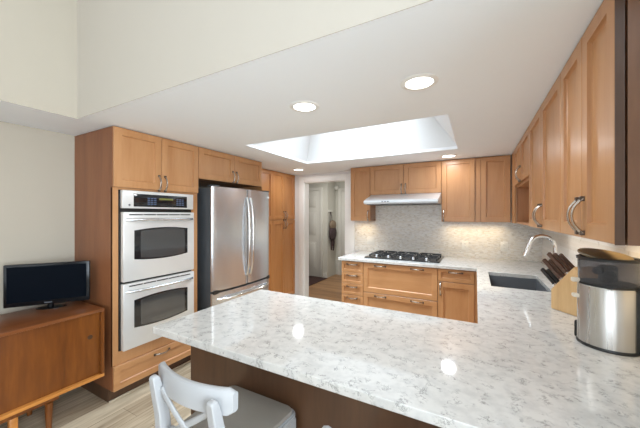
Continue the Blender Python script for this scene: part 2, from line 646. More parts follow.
# dining-room walls behind and beside the camera, with openings for the added windows
struct(MB().box(XW - .1, -2.6, -3.5, -3.4, 0, HZ).box(1.2, 2.75, -3.5, -3.4, 0, HZ)
       .box(-2.6, 1.2, -3.5, -3.4, 0, .4).box(-2.6, 1.2, -3.5, -3.4, 2.6, HZ).build('wall_front', 'cream'))
struct(MB().box(2.6, 2.7, -3.5, -1.7, 0, HZ).box(2.6, 2.7, .3, 0.7, 0, HZ)
       .box(2.6, 2.7, -1.7, .3, 0, .5).box(2.6, 2.7, -1.7, .3, 2.6, HZ).build('wall_right_dining', 'cream'))
# high part of the room: soffit faces and the high ceiling
SX, SY = -2.511, 0.981
sbox('wall_soffit_back', 'cream', SX - .003, XR_, SY, SY + .003, CZ - .0005, HZ)
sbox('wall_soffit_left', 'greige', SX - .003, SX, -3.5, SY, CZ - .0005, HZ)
sbox('ceiling_high', 'ceil', SX - .1, 2.75, -3.5, SY + .1, HZ, HZ + .06)
KX0, KX1, KY0, KY1 = -2.0, -0.165, 2.15, 3.315
xs = [XW - .1, SX - .003, KX0, KX1, XR_ + .1, 2.75]
ys = [-3.5, SY + .003, KY0, KY1, YW]
struct(MB().cells(xs, ys, lambda i, j: (j == 0 and i == 0) or (j > 0 and not (i == 2 and j == 2) and not (i == 4)) , CZ, CZ + .06).build('ceiling', 'ceil', smooth=0))
# skylight shaft, drawn in towards its top
lo = [(KX0, KY0), (KX1, KY0), (KX1, KY1), (KX0, KY1)]
hi = [(KX0 + .14, KY0 + .1), (KX1 - .42, KY0 + .1), (KX1 - .42, KY1 - .06), (KX0 + .14, KY1 - .06)]
sh = MB()
zt = 2.78
sh.loops([[(x, y, CZ + .03) for x, y in lo], [(x, y, zt) for x, y in hi], [(x + (0.05 if x > -1 else -.05), y + (.05 if y > 2.7 else -.05), zt) for x, y in hi], [(x + (0.05 if x > -1 else -.05), y + (.05 if y > 2.7 else -.05), CZ + .065) for x, y in lo]], cap0=False, cap1=False)
struct(sh.build('wall_skylight_shaft', 'shaft', smooth=0))
struct(MB().box(hi[0][0] - .04, hi[1][0] + .04, hi[0][1] - .04, hi[2][1] + .04, 2.86, 2.875).build('window_1', 'pane_sky'))
# added dining windows, out of view and placed for the light: frames and glass
w = MB()
for x in (-2.6, -1.36, -.04, 1.14):
    w.box(x, x + .06, -3.47, -3.42, .4, 2.6)
w.box(-2.6, 1.2, -3.47, -3.42, .4, .46).box(-2.6, 1.2, -3.47, -3.42, 2.54, 2.6)
wf = struct(w.build('added_window_2', 'trim'))
MB().box(-2.56, 1.16, -3.45, -3.444, .44, 2.56).build('window_pane', 'glass', wf)
w = MB()
for y in (-1.7, -.73, .24):
    w.box(2.63, 2.68, y, y + .06, .5, 2.6)
w.box(2.63, 2.68, -1.7, .3, .5, .56).box(2.63, 2.68, -1.7, .3, 2.54, 2.6)
wf = struct(w.build('added_window_3', 'trim'))
MB().box(2.654, 2.66, -1.66, .26, .54, 2.56).build('window_pane', 'glass', wf)

# doorway casing and jambs
c = MB()
c.box(-2.665, DX0, YW - .018, YW, 0, DZ + .085, bev=.004)
c.box(DX1, -1.645, YW - .018, YW, 0, DZ + .085, bev=.004)
c.box(DX0, DX1, YW - .018, YW, DZ, DZ + .085, bev=.004)
c.box(DX0 - .001, DX0 + .014, YW - .002, YW + .13, 0, DZ)
c.box(DX1 - .014, DX1 + .001, YW - .002, YW + .13, 0, DZ)
c.box(DX0, DX1, YW - .002, YW + .13, DZ - .014, DZ)
struct(c.build('trim_1', 'trim'))

# the hall beyond: walls, two panelled doors
HC = 2.42
sbox('ceiling_hall', 'ceil', -5.2, -1.0, YW + .12, 6.6, HC, HC + .05)
sbox('wall_hall_left', 'hall', -5.2, -3.03, 5.95, 6.5, 0, HC)
sbox('wall_hall_back', 'hall', -3.03, -1.0, 6.4, 6.5, 0, HC)
sbox('wall_hall_right', 'hall', -1.1, -1.0, YW + .12, 6.4, 0, HC)
sbox('wall_hall_end', 'hall', -5.25, -5.15, YW + .12, 5.95, 0, HC)
sbox('baseboard_hall', 'hall_door', -3.14, -3.03, 5.935, 5.95, 0, .1)


def panel_door(name, x0, x1, y, z1):
    d = MB().box(x0, x1, y, y + .03, 0.01, z1, bev=.003)
    wmid = (x0 + x1) / 2
    for a, b_ in ((x0 + .09, wmid - .045), (wmid + .045, x1 - .09)):
        for z0, zz in ((.2, .82), (.98, 1.52), (1.64, 1.9)):
            # raised panel with a sunk margin
            d.box(a, b_, y - .004, y + .004, z0, zz, bev=.003)
            d.box(a + .03, b_ - .03, y - .012, y, z0 + .03, zz - .03, bev=.007)
    o = struct(d.build(name, 'hall_door'))
    f = MB()
    f.box(x0 - .075, x0 - .004, y - .012, y + .03, 0, z1 + .075, bev=.004)
    f.box(x1 + .004, x1 + .075, y - .012, y + .03, 0, z1 + .075, bev=.004)
    f.box(x0 - .004, x1 + .004, y - .012, y + .03, z1 + .006, z1 + .075, bev=.004)
    f.build('door_casing', 'hall_door', o)
    return o


panel_door('door_1', -3.96, -3.22, 5.918, 2.03)
panel_door('door_2', -2.87, -2.10, 6.368, 2.03)
area('hall_fill', (-2.4, 5.1, HC - .03), (0, 0, 0), .4, .4, 15, (1, .97, .92))  # added fill to brighten the hall, no fitting belongs to it

# stone mosaic behind the worktops
struct(MB().box(-1.643, XR_ - .012, YW - .012, YW, .914, 1.9).build('wall_tile_back', 'tile_back'))
struct(MB().box(XR_ - .012, XR_, 0.9, YW, .914, 1.5).build('wall_tile_right', 'tile_right'))

# ------------------------------------------------------------------ cabinet kit (local front faces -Y, width along X)


def shaker(mb, x0, x1, z0, z1, y=0.0, th=0.02, rail=0.056, rec=0.015):
    """one shaker front: flat frame around a sunk panel, front at y, back at y+th"""
    e = .0018
    s = .0035
    def ring(i, yy):
        return [(x0 + i, yy, z0 + i), (x1 - i, yy, z0 + i), (x1 - i, yy, z1 - i), (x0 + i, yy, z1 - i)]
    rl = min(rail, (z1 - z0) * .3, (x1 - x0) * .3)
    mb.loops([ring(0, y + th), ring(0, y + e), ring(e, y), ring(rl, y), ring(rl + .0015, y + rec * .7), ring(rl + s + .002, y + rec)])
    return mb


def add_handle(parent, x, z, vertical=True, L=0.105, y=0.0, proud=.032):
    """bowed pull with two dark flared feet"""
    a = MB()
    pts, rs = [], []
    N = 12
    for k in range(N + 1):
        f = -1 + 2 * k / N
        d = proud * (1 - abs(f) ** 2.2) + .004
        pts.append((x, y - d, z + f * L / 2) if vertical else (x + f * L / 2, y - d, z))
        rs.append(.0052 + .003 * abs(f) ** 3)
    a.tube(pts, rs, n=10, flat=(1.25, .8), up=(0, 1, 0))
    h = a.build('handle', 'nickel', parent)
    f_ = MB()
    for s in (-1, 1):
        cx, cz = (x, z + s * L / 2) if vertical else (x + s * L / 2, z)
        f_.box(cx - .009, cx + .009, y - .014, y + .001, cz - .009, cz + .009, bev=.002)
    return h, f_


def front(parent, kind, x0, x1, z0, z1, handles, rail=.056, mat=None):
    g = .002
    vertical = kind == 'door'
    o = shaker(MB(), x0 + g, x1 - g, z0 + g, z1 - g, rail=rail).build(kind, mat or ('maple' if vertical else 'maple_h'), parent, smooth=20)
    for hx, hz in handles:
        h, feet = add_handle(o, hx, hz, vertical, L=.128)
        # the feet are one piece with the pull
        fm = bpy.data.meshes.new('t')
        feet.bm.to_mesh(fm)
        feet.bm.free()
        b2 = bmesh.new()
        b2.from_mesh(h.data)
        n0 = len(b2.faces)
        b2.from_mesh(fm)
        b2.faces.ensure_lookup_table()
        for f in b2.faces[n0:]:
            f.material_index = 1
        b2.to_mesh(h.data)
        b2.free()
        bpy.data.meshes.remove(fm)
        h.data.materials.append(M['bronze'])
    return o


def cabinet(name, label, loc, rotz, w, d, h, fronts, group=None, cat='cabinet', gap=.004, toe=0.0, body='carcass', side=None, niche=None):
    """front plane of the doors is local y = 0, the body begins behind them"""
    t = thing(name, label, cat, loc, rotz, group)
    y0 = .02 + gap
    b = MB()
    if niche:
        nz0, nz1 = niche
        b.box(0, .019, y0, d, 0, h)
        b.box(w - .019, w, y0, d, 0, h)
        b.box(.019, w - .019, y0, d, 0, .02)
        b.box(.019, w - .019, y0, d, nz1 - .02, h)
        b.box(.019, w - .019, d - .015, d, .02, nz1 - .02)
    else:
        b.box(0, w, y0, d, toe, h)
    b.build('cabinet_body', body, t, smooth=0)
    if toe:
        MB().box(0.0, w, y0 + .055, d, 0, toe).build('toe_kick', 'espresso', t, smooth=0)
    for f in fronts:
        front(t, *f)
    return t


LROT, RROT = R(90), R(-90)
XL = -2.433

# ------------------------------------------------------------------ left run: oven tower, fridge, pantry
Y0 = 1.18
D = XL - XW - .002
t = thing('oven_cabinet', 'tall wooden cabinet housing the double wall oven, beside the television console', 'cabinet', (XL, Y0, 0), LROT)
w, h = .765, 2.144
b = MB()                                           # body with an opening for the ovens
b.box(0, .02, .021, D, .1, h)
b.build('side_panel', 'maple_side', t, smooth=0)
b = MB()
b.box(w - .02, w, .021, D, .1, h)
b.box(.02, w - .02, .021, D, 1.668, h)
b.box(.02, w - .02, .021, D, .1, .385)
b.box(.02, w - .02, D - .02, D, .385, 1.668)
b.build('cabinet_body', 'carcass', t, smooth=0)
b = MB()                                           # face frame around the ovens
b.box(.0, .041, .0205, .04, .295, 1.675)
b.box(.692, w, .0205, .04, .295, 1.675)
b.box(.041, .692, .0205, .04, .295, .392)
b.box(.041, .692, .0205, .04, 1.66, 1.675)
b.build('face_frame', 'maple', t, smooth=0)
MB().box(0.0, w, .075, D, 0, .1).build('toe_kick', 'espresso', t, smooth=0)
front(t, 'door', 0, w / 2, 1.676, h, [(w / 2 - .028, 1.735)])
front(t, 'door', w / 2, w, 1.676, h, [(w / 2 + .028, 1.735)])
front(t, 'drawer', 0, w, .1, .292, [(w / 2 + .0, .255)], .045)
struct(MB().box(XL - .075, XL - .063, Y0, 1.94, 0, .012, bev=.003).build('trim_2', 'shoe'))

# double wall oven
ov = thing('double_wall_oven', 'white and steel double wall oven set in the tall cabinet', 'oven', (XL, Y0, .392), LROT)
ox0, ox1 = .043, .690
ZB = .392
MB().box(ox0, ox1, .014, .5, .002, 1.266).build('oven_body', 'black', ov, smooth=0)
Z = lambda z: z - ZB
cp = MB().box(ox0 + .008, ox1 - .003, -.022, .012, Z(1.513), Z(1.656), bev=.004).build('control_panel', 'steel_light', ov)
MB().box(ox0 + .09, ox1 - .075, -.0245, -.021, Z(1.528), Z(1.632), bev=.001).build('display_glass', 'black_glass', cp)
for gx in (ox0 + .20, ox1 - .185):
    k = MB()
    for i in range(3):
        for j in range(4):
            k.box(gx + i * .027, gx + i * .027 + .021, -.0258, -.0243, Z(1.546 + j * .016), Z(1.556 + j * .016))
    k.build('keypad', 'key', cp, smooth=0)
MB().box(ox0 + .30, ox0 + .43, -.0256, -.0243, Z(1.590), Z(1.606)).build('clock_display', 'digits', cp, smooth=0)
MB().cyl((ox0 + .058, -.0225, Z(1.54)), .008, .003, 'y').build('badge', 'badge', cp)


def oven_door(z0, z1, name='oven_door'):
    d = MB().box(ox0 + .008, ox1 - .003, -.034, .010, z0, z1, bev=.006).build(name, 'steel_light', ov)
    wx0, wx1 = ox0 + .088, ox1 - .078
    hz = z1 - z0
    def outline(x0, x1, zb, ztp, bulge):
        pts = []
        N = 14
        for i in range(N + 1):
            f = i / N
            pts.append((x0 + (x1 - x0) * f, zb - bulge * (1 - (2 * f - 1) ** 2)))
        for i in range(N + 1):
            f = 1 - i / N
            pts.append((x0 + (x1 - x0) * f, ztp + bulge * (1 - (2 * f - 1) ** 2)))
        return pts
    zb, ztp = z0 + hz * .312, z0 + hz * .732
    MB().prism(outline(wx0, wx1, zb, ztp, .018), 'y', -.0365, -.03).build('window_surround', 'black_glass', d)
    MB().prism(outline(wx0 + .05, wx1 - .03, zb + .008, ztp - .008, .016), 'y', -.0372, -.0355).build('window_pane', 'oven_pane', d)
    v = MB()
    n = 5
    for i in range(n):
        a = ox0 + .05 + i * (ox1 - ox0 - .09) / n
        v.box(a, a + .105, -.0352, -.033, z1 - .026, z1 - .017)
    v.build('vent_slots', 'black', d, smooth=0)
    hd = MB()
    pts = []
    for i in range(15):
        f = -1 + 2 * i / 14
        pts.append(((ox0 + ox1) / 2 + f * .298, -.036 - .045 * (1 - f ** 4), z1 - .062))
    hd.tube(pts, .0105, n=12, flat=(1, 1.1))
    hd.build('oven_handle', 'steel', d)
    return d


oven_door(Z(.934), Z(1.484))
oven_door(Z(.398), Z(.918))

# over-fridge cabinet and side panel
cabinet('over_fridge_cabinet', 'low two-door wooden cabinet above the refrigerator', (XL, 1.948, 1.825), LROT, .962, D, .319,
        [('door', 0, .481, 0, .319, [(.481 - .028, .062)]), ('door', .481, .962, 0, .319, [(.481 + .028, .062)])])
tag(MB().box(XW + .005, XL - .005, 2.912, 2.932, 0, 1.823).build('fridge_side_panel', 'maple', None, smooth=0),
    'tall thin wooden panel between refrigerator and pantry cupboard', 'panel')

# refrigerator
FX, FY, FW, FH = -2.266, 2.008, .90, 1.748
fr = thing('refrigerator', 'stainless french-door refrigerator with bottom freezer drawer', 'refrigerator', (FX, FY, 0), LROT)
MB().box(.006, FW - .006, .075, .70, .03, FH - .012, bev=.006).build('fridge_body', 'fridge_side', fr)
MB().box(.02, FW - .02, .09, .65, 0, .03).build('base_grille', 'black', fr)


def bowed(x0, x1, z0, z1, bow_c, bow_w, bow, depth=.07, rl=.012):
    """door whose front is gently bowed over the whole fridge width"""
    N = 18
    pts = []
    for i in range(N + 1):
        x = x0 + (x1 - x0) * i / N
        f = (x - bow_c) / bow_w
        y = bow * f * f
        e = min(x - x0, x1 - x)
        if e < rl:
            y += rl - math.sqrt(max(0, rl * rl - (rl - e) ** 2))
        pts.append((x, y))
    pts += [(x1, depth), (x0, depth)]
    return MB().prism(pts, 'z', z0, z1)


def fridge_handle(parent, x, z0, z1, dirx):
    a = MB()
    N = 16
    pts = []
    for i in range(N + 1):
        f = -1 + 2 * i / N
        d = .044 * (1 - abs(f) ** 3.5) + .004
        pts.append((x + dirx * .0 * f, .004 - d - .006, (z0 + z1) / 2 + f * (z1 - z0) / 2))
    a.tube(pts, .0125, n=12, flat=(1.0, .8), up=(0, 1, 0))
    a.build('door_handle', 'chrome', parent)


mid = FW / 2 + .018
ld = bowed(0, mid - .003, .69, FH, FW / 2, FW / 2, .042).build('fridge_door', 'steel', fr)
rd = bowed(mid + .003, FW, .69, FH, FW / 2, FW / 2, .042).build('fridge_door', 'steel', fr)
fridge_handle(ld, mid - .03, .79, 1.655, -1)
fridge_handle(rd, mid + .03, .79, 1.655, 1)
MB().cyl((FW - .05, .022, FH - .07), .013, .01, 'y').build('badge', 'badge_light', rd)
MB().box(.012, FW - .012, .03, .08, .66, .70).build('door_gasket', 'black', fr)
fz = bowed(0, FW, .07, .668, FW / 2, FW / 2, .042).build('freezer_drawer', 'steel', fr)
a = MB()
pts = []
for i in range(17):
    f = -1 + 2 * i / 16
    pts.append((FW / 2 + f * .40, .016 + .02 * f * f - .05 * (1 - abs(f) ** 4) - .006, .60))
a.tube(pts, .0125, n=12)
a.build('drawer_handle', 'chrome', fz)
for hx in (0, FW - .09):
    MB().box(hx, hx + .09, .04, .12, FH + .0005, FH + .016, bev=.004).build('hinge_cover', 'fridge_side', fr)

# pantry, set back behind the fridge panel
PX, PY = -2.75, 2.936
pw = 4.165 - PY
q = pw / 4
fl = []
for i in range(4):
    hx = (i + 1) * q - .028 if i % 2 == 0 else i * q + .028
    fl.append(('door', i * q, (i + 1) * q, .1, 1.378, [(hx, 1.31)], .056, 'maple_shaded'))
    fl.append(('door', i * q, (i + 1) * q, 1.384, 2.144, [(hx, 1.45)], .056, 'maple_shaded'))
cabinet('pantry_cabinet', 'floor-to-ceiling wooden pantry cupboard beside the doorway, paired upper and lower doors', (PX, PY, 0), LROT, pw, PX - XW - .002, 2.144, fl, toe=.1)

# ------------------------------------------------------------------ worktop (one continuous quartz slab)
PXL, PY0, PY1 = -1.386, 0.8425, 1.651
CXI, CYF = 0.009, 3.353
CXL = -1.557
SKX0, SKX1, SKY0, SKY1 = 0.105, 0.482, 2.57, 3.205
xs = [CXL, PXL, CXI, SKX0, SKX1, XR_ - .013]
ys = [PY0, PY1, SKY0, SKY1, CYF, YW - .013]


def wk(i, j):
    if j == 0:
        return i >= 1
    if j in (1, 3):
        return i >= 2
    if j == 2:
        return i >= 2 and i != 3
    return True


o = MB().cells(xs, ys, wk, .882, .914)
ct = o.build('countertop', 'quartz', smooth=0)
bv = ct.modifiers.new('bevel', 'BEVEL')
bv.width = .0025
bv.segments = 2
tag(ct, 'U-shaped pale grey veined quartz countertop with long peninsula', 'countertop')

# undermount sink
s = MB()
zr, zb_ = .8815, .69
o_ = .012
outer = lambda z, k: [(SKX0 - k, SKY0 - k, z), (SKX1 + k, SKY0 - k, z), (SKX1 + k, SKY1 + k, z), (SKX0 - k, SKY1 + k, z)]
s.loops([outer(zr, .02), outer(zr, -.001), outer(zr - .01, -.002), outer(zb_ + .02, -.004), outer(zb_, -.02)], cap0=False, cap1=True)
s.loops([outer(zr, .02), outer(zb_ - .012, .014)], cap0=False, cap1=True)
sk = tag(bpy.data.objects.new('kitchen_sink', None), 'charcoal undermount kitchen sink below the curved faucet', 'sink')
C.objects.link(sk)
sb = s.build('basin', 'sink', sk, smooth=0)
MB().cyl(((SKX0 + SKX1) / 2, (SKY0 + SKY1) / 2, zb_ + .003), .04, .006).build('drain', 'chrome', sk)

# ------------------------------------------------------------------ base cabinets
BF = 3.373          # front plane of the base doors on the back run
BD = YW - .002 - BF
zs = [.10, .292, .452, .594, .736, .874]
w = .292
cabinet('drawer_cabinet', 'narrow wooden base cabinet with stacked drawers beside the doorway', (-1.515, BF, 0), 0, w, BD, .88,
        [('drawer', 0, w, zs[i], zs[i + 1], [(w / 2, zs[i + 1] - .035)], .032) for i in range(5)], toe=.1)
w = .856
cabinet('cooktop_cabinet', 'wide wooden base cabinet with two deep drawers under the cooktop', (-1.222, BF, 0), 0, w, BD, .88,
        [('drawer', 0, w, .515, .874, [(.215, .846), (.64, .846)]), ('drawer', 0, w, .1, .512, [(.215, .482), (.64, .482)])], toe=.1)
w = .356
ccab = cabinet('corner_base_cabinet', 'wooden base cabinet right of the cooktop with one drawer above one door', (-.365, BF, 0), 0, w, BD, .88,
        [('drawer', 0, w, .74, .874, [(w / 2, .846)], .034), ('door', 0, w, .1, .737, [(.028, .66)])], toe=.1)
MB().box(.357, .41, .008, .022, .1, .874).build('filler_strip', 'maple', ccab, smooth=0)
# sink run, fronts face the left of the kitchen, hidden by the slab's edge
w = 3.36 - 1.66
cabinet('sink_cabinet', 'wooden base cabinet under the sink, only its corner edge showing', (.026, 3.366, 0), RROT, w, XR_ - .005 - .026, .66,
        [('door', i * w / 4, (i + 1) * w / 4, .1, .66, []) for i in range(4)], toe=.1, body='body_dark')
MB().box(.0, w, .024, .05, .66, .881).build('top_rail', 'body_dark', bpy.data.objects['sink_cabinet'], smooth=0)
# peninsula body with its dark back panel
t = thing('peninsula_cabinet', 'dark brown panelled peninsula base under the quartz counter', 'cabinet', (-1.37, 1.045, 0))
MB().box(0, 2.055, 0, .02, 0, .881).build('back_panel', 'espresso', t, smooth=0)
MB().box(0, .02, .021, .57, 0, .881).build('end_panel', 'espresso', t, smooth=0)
MB().box(.021, 2.05, .021, .57, .1, .881).build('cabinet_body', 'carcass', t, smooth=0)
MB().box(.021, 1.34, .571, .59, .1, .87).build('cabinet_front', 'maple', t, smooth=0)

# ------------------------------------------------------------------ wall cabinets, back run
UB = 3.90
UD = YW - .0135 - UB
ZU = 1.376
UH = 2.144 - ZU
cabinet('wall_cabinet', 'single-door wooden wall cabinet left of the range hood', (-1.607, UB, ZU), 0, .295, UD, UH,
        [('door', 0, .295, 0, UH, [(.267, .075)])], 'wooden wall cabinets above the back counter')
cabinet('wall_cabinet', 'short two-door wooden wall cabinet directly above the range hood', (-1.311, UB, 1.742), 0, .93, UD, 2.144 - 1.742,
        [('door', 0, .465, 0, .402, [(.465 - .026, .066)]), ('door', .465, .93, 0, .402, [(.465 + .026, .066)])], 'wooden wall cabinets above the back counter')
cabinet('wall_cabinet', 'single-door wooden wall cabinet right of the range hood', (-.380, UB, ZU), 0, .372, UD, UH,
        [('door', 0, .372, 0, UH, [(.026, .075)])], 'wooden wall cabinets above the back counter')
t = cabinet('wall_cabinet', 'wooden wall cabinet in the inner corner beside the open niche', (-.007, UB, ZU), 0, .36, UD, UH,
            [('door', .056, .355, 0, UH, [])], 'wooden wall cabinets above the back counter')
MB().box(.004, .053, .012, .03, 0, UH).build('filler_strip', 'maple', t, smooth=0)

# wall cabinets, right run (local x runs towards the camera)
XF = .357
RD = XR_ - .0135 - XF
ZR = 1.372
RH = 2.146 - ZR
w = 2.69 - 1.765
cabinet('wall_cabinet', 'two-door wooden wall cabinet above the faucet, between open niche and nearest cabinet', (XF, 2.69, ZR), RROT, w, RD, RH,
        [('door', 0, .46, 0, RH, [(.46 - .03, .085)]), ('door', .46, w, 0, RH, [(.46 + .03, .085)])], 'wooden wall cabinets along the right wall', gap=.006)
w = 1.763 - 1.15
near_cab = cabinet('wall_cabinet', 'two-door wooden wall cabinet nearest the viewer, over the steel appliance', (XF, 1.763, ZR), RROT, w, RD, RH,
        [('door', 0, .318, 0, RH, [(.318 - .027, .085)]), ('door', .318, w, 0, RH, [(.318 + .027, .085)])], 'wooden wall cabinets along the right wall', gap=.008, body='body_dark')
MB().box(1.763 - 1.15 + .0005, 1.763 - 1.15 + .004, 0, .021, 0, RH).build('shade_strip', 'espresso', near_cab, smooth=0)  # added dark strip standing in for shade on the cabinet's near end
w = 3.66 - 2.692
NH = 1.765 - ZR
t = cabinet('wall_cabinet', 'wooden wall cabinet with short doors over an open niche, by the corner', (XF, 3.66, ZR), RROT, w, RD, RH,
            [('door', .03, .03 + .465, NH, RH, [(.03 + .465 - .026, NH + .07)]), ('door', .03 + .465, w, NH, RH, [(.03 + .465 + .026, NH + .07)])],
            'wooden wall cabinets along the right wall', niche=(0, NH))
MB().box(-.235, .028, .002, .02, 0, RH).build('corner_filler', 'maple', t, smooth=0)

# ------------------------------------------------------------------ range hood
t = thing('range_hood', 'slim stainless range hood under the short wall cabinet', 'hood', (-1.29, 3.57, 1.60))
HW = .908
prof = [(0, .018), (0, .044), (.315, .139), (.585, .139), (.585, 0.0), (.02, 0.0)]
MB().prism(prof, 'x', 0, HW, bev=.003).build('hood_shell', 'hoodsteel', t)
for a in (.03, .46):
    MB().box(a, a + .42, .04, .55, -.006, .002, bev=.002).build('grease_filter', 'filter', t)
for a in (.2, .6):
    MB().box(a, a + .11, .05, .12, -.010, -.0062, bev=.002).build('hood_lamp', 'black', t)
for i in range(3):
    MB().box(.24 + i * .035, .262 + i * .035, -.003, .002, .024, .036, bev=.001).build('control_button', 'badge', t)

# ------------------------------------------------------------------ gas cooktop
CW, CD = .89, .57
t = thing('gas_cooktop', 'black gas cooktop with grates and front knobs, set on the back counter', 'cooktop', (-1.25, 3.49, .9145))
MB().box(0, CW, 0, CD, 0, .014, bev=.006).build('cooktop_pan', 'black_glass', t)


def grate(x0, x1):
    g = MB()
    r = .006
    za, zb2 = .030, .040
    y0, y1 = .105, CD - .025
    for y in (y0, y1):
        g.box(x0, x1, y - r, y + r, za, zb2, bev=.002)
    for x in (x0 + r, x1 - r):
        g.box(x - r, x + r, y0, y1, za, zb2, bev=.002)
    ym = (y0 + y1) / 2
    g.box(x0, x1, ym - r, ym + r, za, zb2, bev=.002)
    xm = (x0 + x1) / 2
    for yc in ((y0 + ym) / 2, (y1 + ym) / 2):
        g.box(x0, xm - .03, yc - r, yc + r, za, zb2 + .004, bev=.002)
        g.box(xm + .03, x1, yc - r, yc + r, za, zb2 + .004, bev=.002)
        g.box(xm - r, xm + r, yc - .105, yc - .03, za, zb2 + .004, bev=.002)
        g.box(xm - r, xm + r, yc + .03, yc + .105, za, zb2 + .004, bev=.002)
    for x in (x0 + .01, x1 - .01):
        for y in (y0, y1):
            g.box(x - .008, x + .008, y - .008, y + .008, .013, .032, bev=.002)
    return g.build('grate', 'iron', t)


for a in (.03, .317, .604):
    grate(a, a + .256)
for bx, by, r in ((.158, .21, .045), (.158, .42, .038), (.445, .315, .06), (.732, .21, .038), (.732, .42, .045)):
    bb = MB().lathe([(0, 0), (r, 0), (r * .95, .012), (r * .7, .016), (0, .016)], (bx, by, .013), n=24).build('burner', 'filter', t)
    MB().lathe([(0, .0), (r * .68, 0), (r * .66, .007), (0, .009)], (bx, by, .029), n=24).build('burner_cap', 'iron', bb)
for i in range(5):
    kx = .145 + i * .15
    MB().lathe([(0, 0), (.021, 0), (.019, .008), (.016, .026), (.013, .029), (0, .029)], (kx, .055, .014), n=20).box(kx - .003, kx + .003, .040, .070, .04, .046, bev=.001).build('control_knob', 'steel', t)

# ------------------------------------------------------------------ outlets and switches


def plate(label, x, z, w, cat, kind):
    t = thing('wall_switch' if kind == 's' else 'wall_outlet', label, cat, (x, YW - .0125, z), 0, None)
    MB().box(-w / 2, w / 2, -.006, 0, -.057, .057, bev=.002).build('cover_plate', 'plate', t)
    if kind == 's':
        for a in (-.023, .023):
            MB().box(a - .016, a + .016, -.009, -.005, -.032, .032, bev=.002).build('rocker', 'plate', t)
    else:
        for zz in (-.02, .02):
            k = MB().box(-.014, .014, -.0072, -.0055, zz - .012, zz + .012, bev=.0005)
            k.build('socket', 'plate', t)
            for a in (-.006, .006):
                MB().box(a - .0012, a + .0012, -.0078, -.007, zz - .004, zz + .006).build('socket_slot', 'slot', t)
    return t


plate('double white wall switch on the mosaic left of the cooktop', -1.385, 1.075, .115, 'switch', 's')
plate('white wall outlet right of the cooktop under the single-door cabinet', -.12, 1.07, .075, 'outlet', 'o')
plate('white wall outlet in the corner behind the sink', .305, 1.075, .075, 'outlet', 'o')

# ------------------------------------------------------------------ recessed ceiling lights
LT = [(-.957, 1.559, 'round recessed ceiling light left of the pair nearest the viewer'),
      (-.259, 1.559, 'round recessed ceiling light nearest the right cabinets, before the skylight'),
      (-.278, 3.66, 'small round ceiling light above the cabinet right of the range hood'),
      (-2.37, 3.68, 'small round ceiling light above the doorway beside the pantry')]
for i, (x, y, lb) in enumerate(LT):
    t = thing('recessed_light', lb, 'ceiling light', (x, y, CZ), 0, 'recessed ceiling lights')
    MB().lathe([(.068, .0), (.070, -.006), (.085, -.007), (.094, -.002), (.094, 0.0), (.068, 0.0)], n=40).build('trim_ring', 'trim', t)
    MB().lathe([(0, -.004), (.067, -.004), (.067, -.001), (0, -.001)], n=40).build('lamp_lens', 'lamp', t)
    l = bpy.data.lights.new('recessed_lamp', 'AREA')
    l.shape = 'DISK'
    l.size = .134
    l.energy = (2.4, 2.4, 2.0, 2.2)[i]
    l.color = (.93, .97, 1.0)
    o = bpy.data.objects.new('recessed_lamp', l)
    C.objects.link(o)
    o.location = (x, y, CZ - .012)

# warm lamps under the wall cabinets
WARM = (1.0, .80, .52)
# (thin strips aimed at the stone, set behind the cabinets' front edge)
area('under_cabinet_lamp', (-.02, 4.02, ZU - .05), (R(25), 0, 0), .66, .14, .5, WARM, R(130))
area('under_cabinet_lamp', (-1.46, 4.02, ZU - .05), (R(25), 0, 0), .26, .14, .2, WARM, R(130))
area('under_cabinet_lamp', (.50, 1.6, ZR - .012), (R(38), 0, R(-90)), .8, .05, .7, WARM, R(100))
area('under_cabinet_lamp', (.50, 2.65, ZR - .012), (R(38), 0, R(-90)), .85, .05, .45, (1.0, .96, .9), R(100))

# ------------------------------------------------------------------ faucet
t = thing('kitchen_faucet', 'tall curved nickel pull-down faucet behind the sink', 'faucet', (.555, 2.90, .9145))
MB().lathe([(0, 0), (.028, 0), (.027, .006), (.02, .02), (.017, .05), (0, .05)], n=24).build('faucet_base', 'chrome', t)
pts = [(0, 0, .04), (0, 0, .12), (0, 0, .2), (0, 0, .285)]
rr = .088
dx, dy = -.985, -.17
for i in range(1, 13):
    a = PI * i / 12 * .93
    f = rr * (1 - math.cos(a))
    pts.append((dx * f, dy * f, .285 + rr * 1.05 * math.sin(a)))
neck = MB().tube(pts, .0145, n=14).build('gooseneck', 'chrome', t)
e = Vector(pts[-1])
dr = (Vector(pts[-1]) - Vector(pts[-2])).normalized()
MB().tube([e, e + dr * .03, e + dr * .075, e + dr * .1], [.015, .0175, .0195, .018], n=14).build('spray_head', 'chrome', t)
MB().tube([(0, -.015, .035), (.0, -.035, .04), (.0, -.05, .07), (.0, -.056, .1)], [.008, .008, .006, .005], n=10).build('lever', 'chrome', t)

# ------------------------------------------------------------------ knife block and its knives
KA = R(127)                       # direction the handles lean to
KB = (.386, 2.125, .9145)
t = thing('knife_block', 'light wood knife block full of dark-handled knives beside the sink', 'knife block', KB, KA)
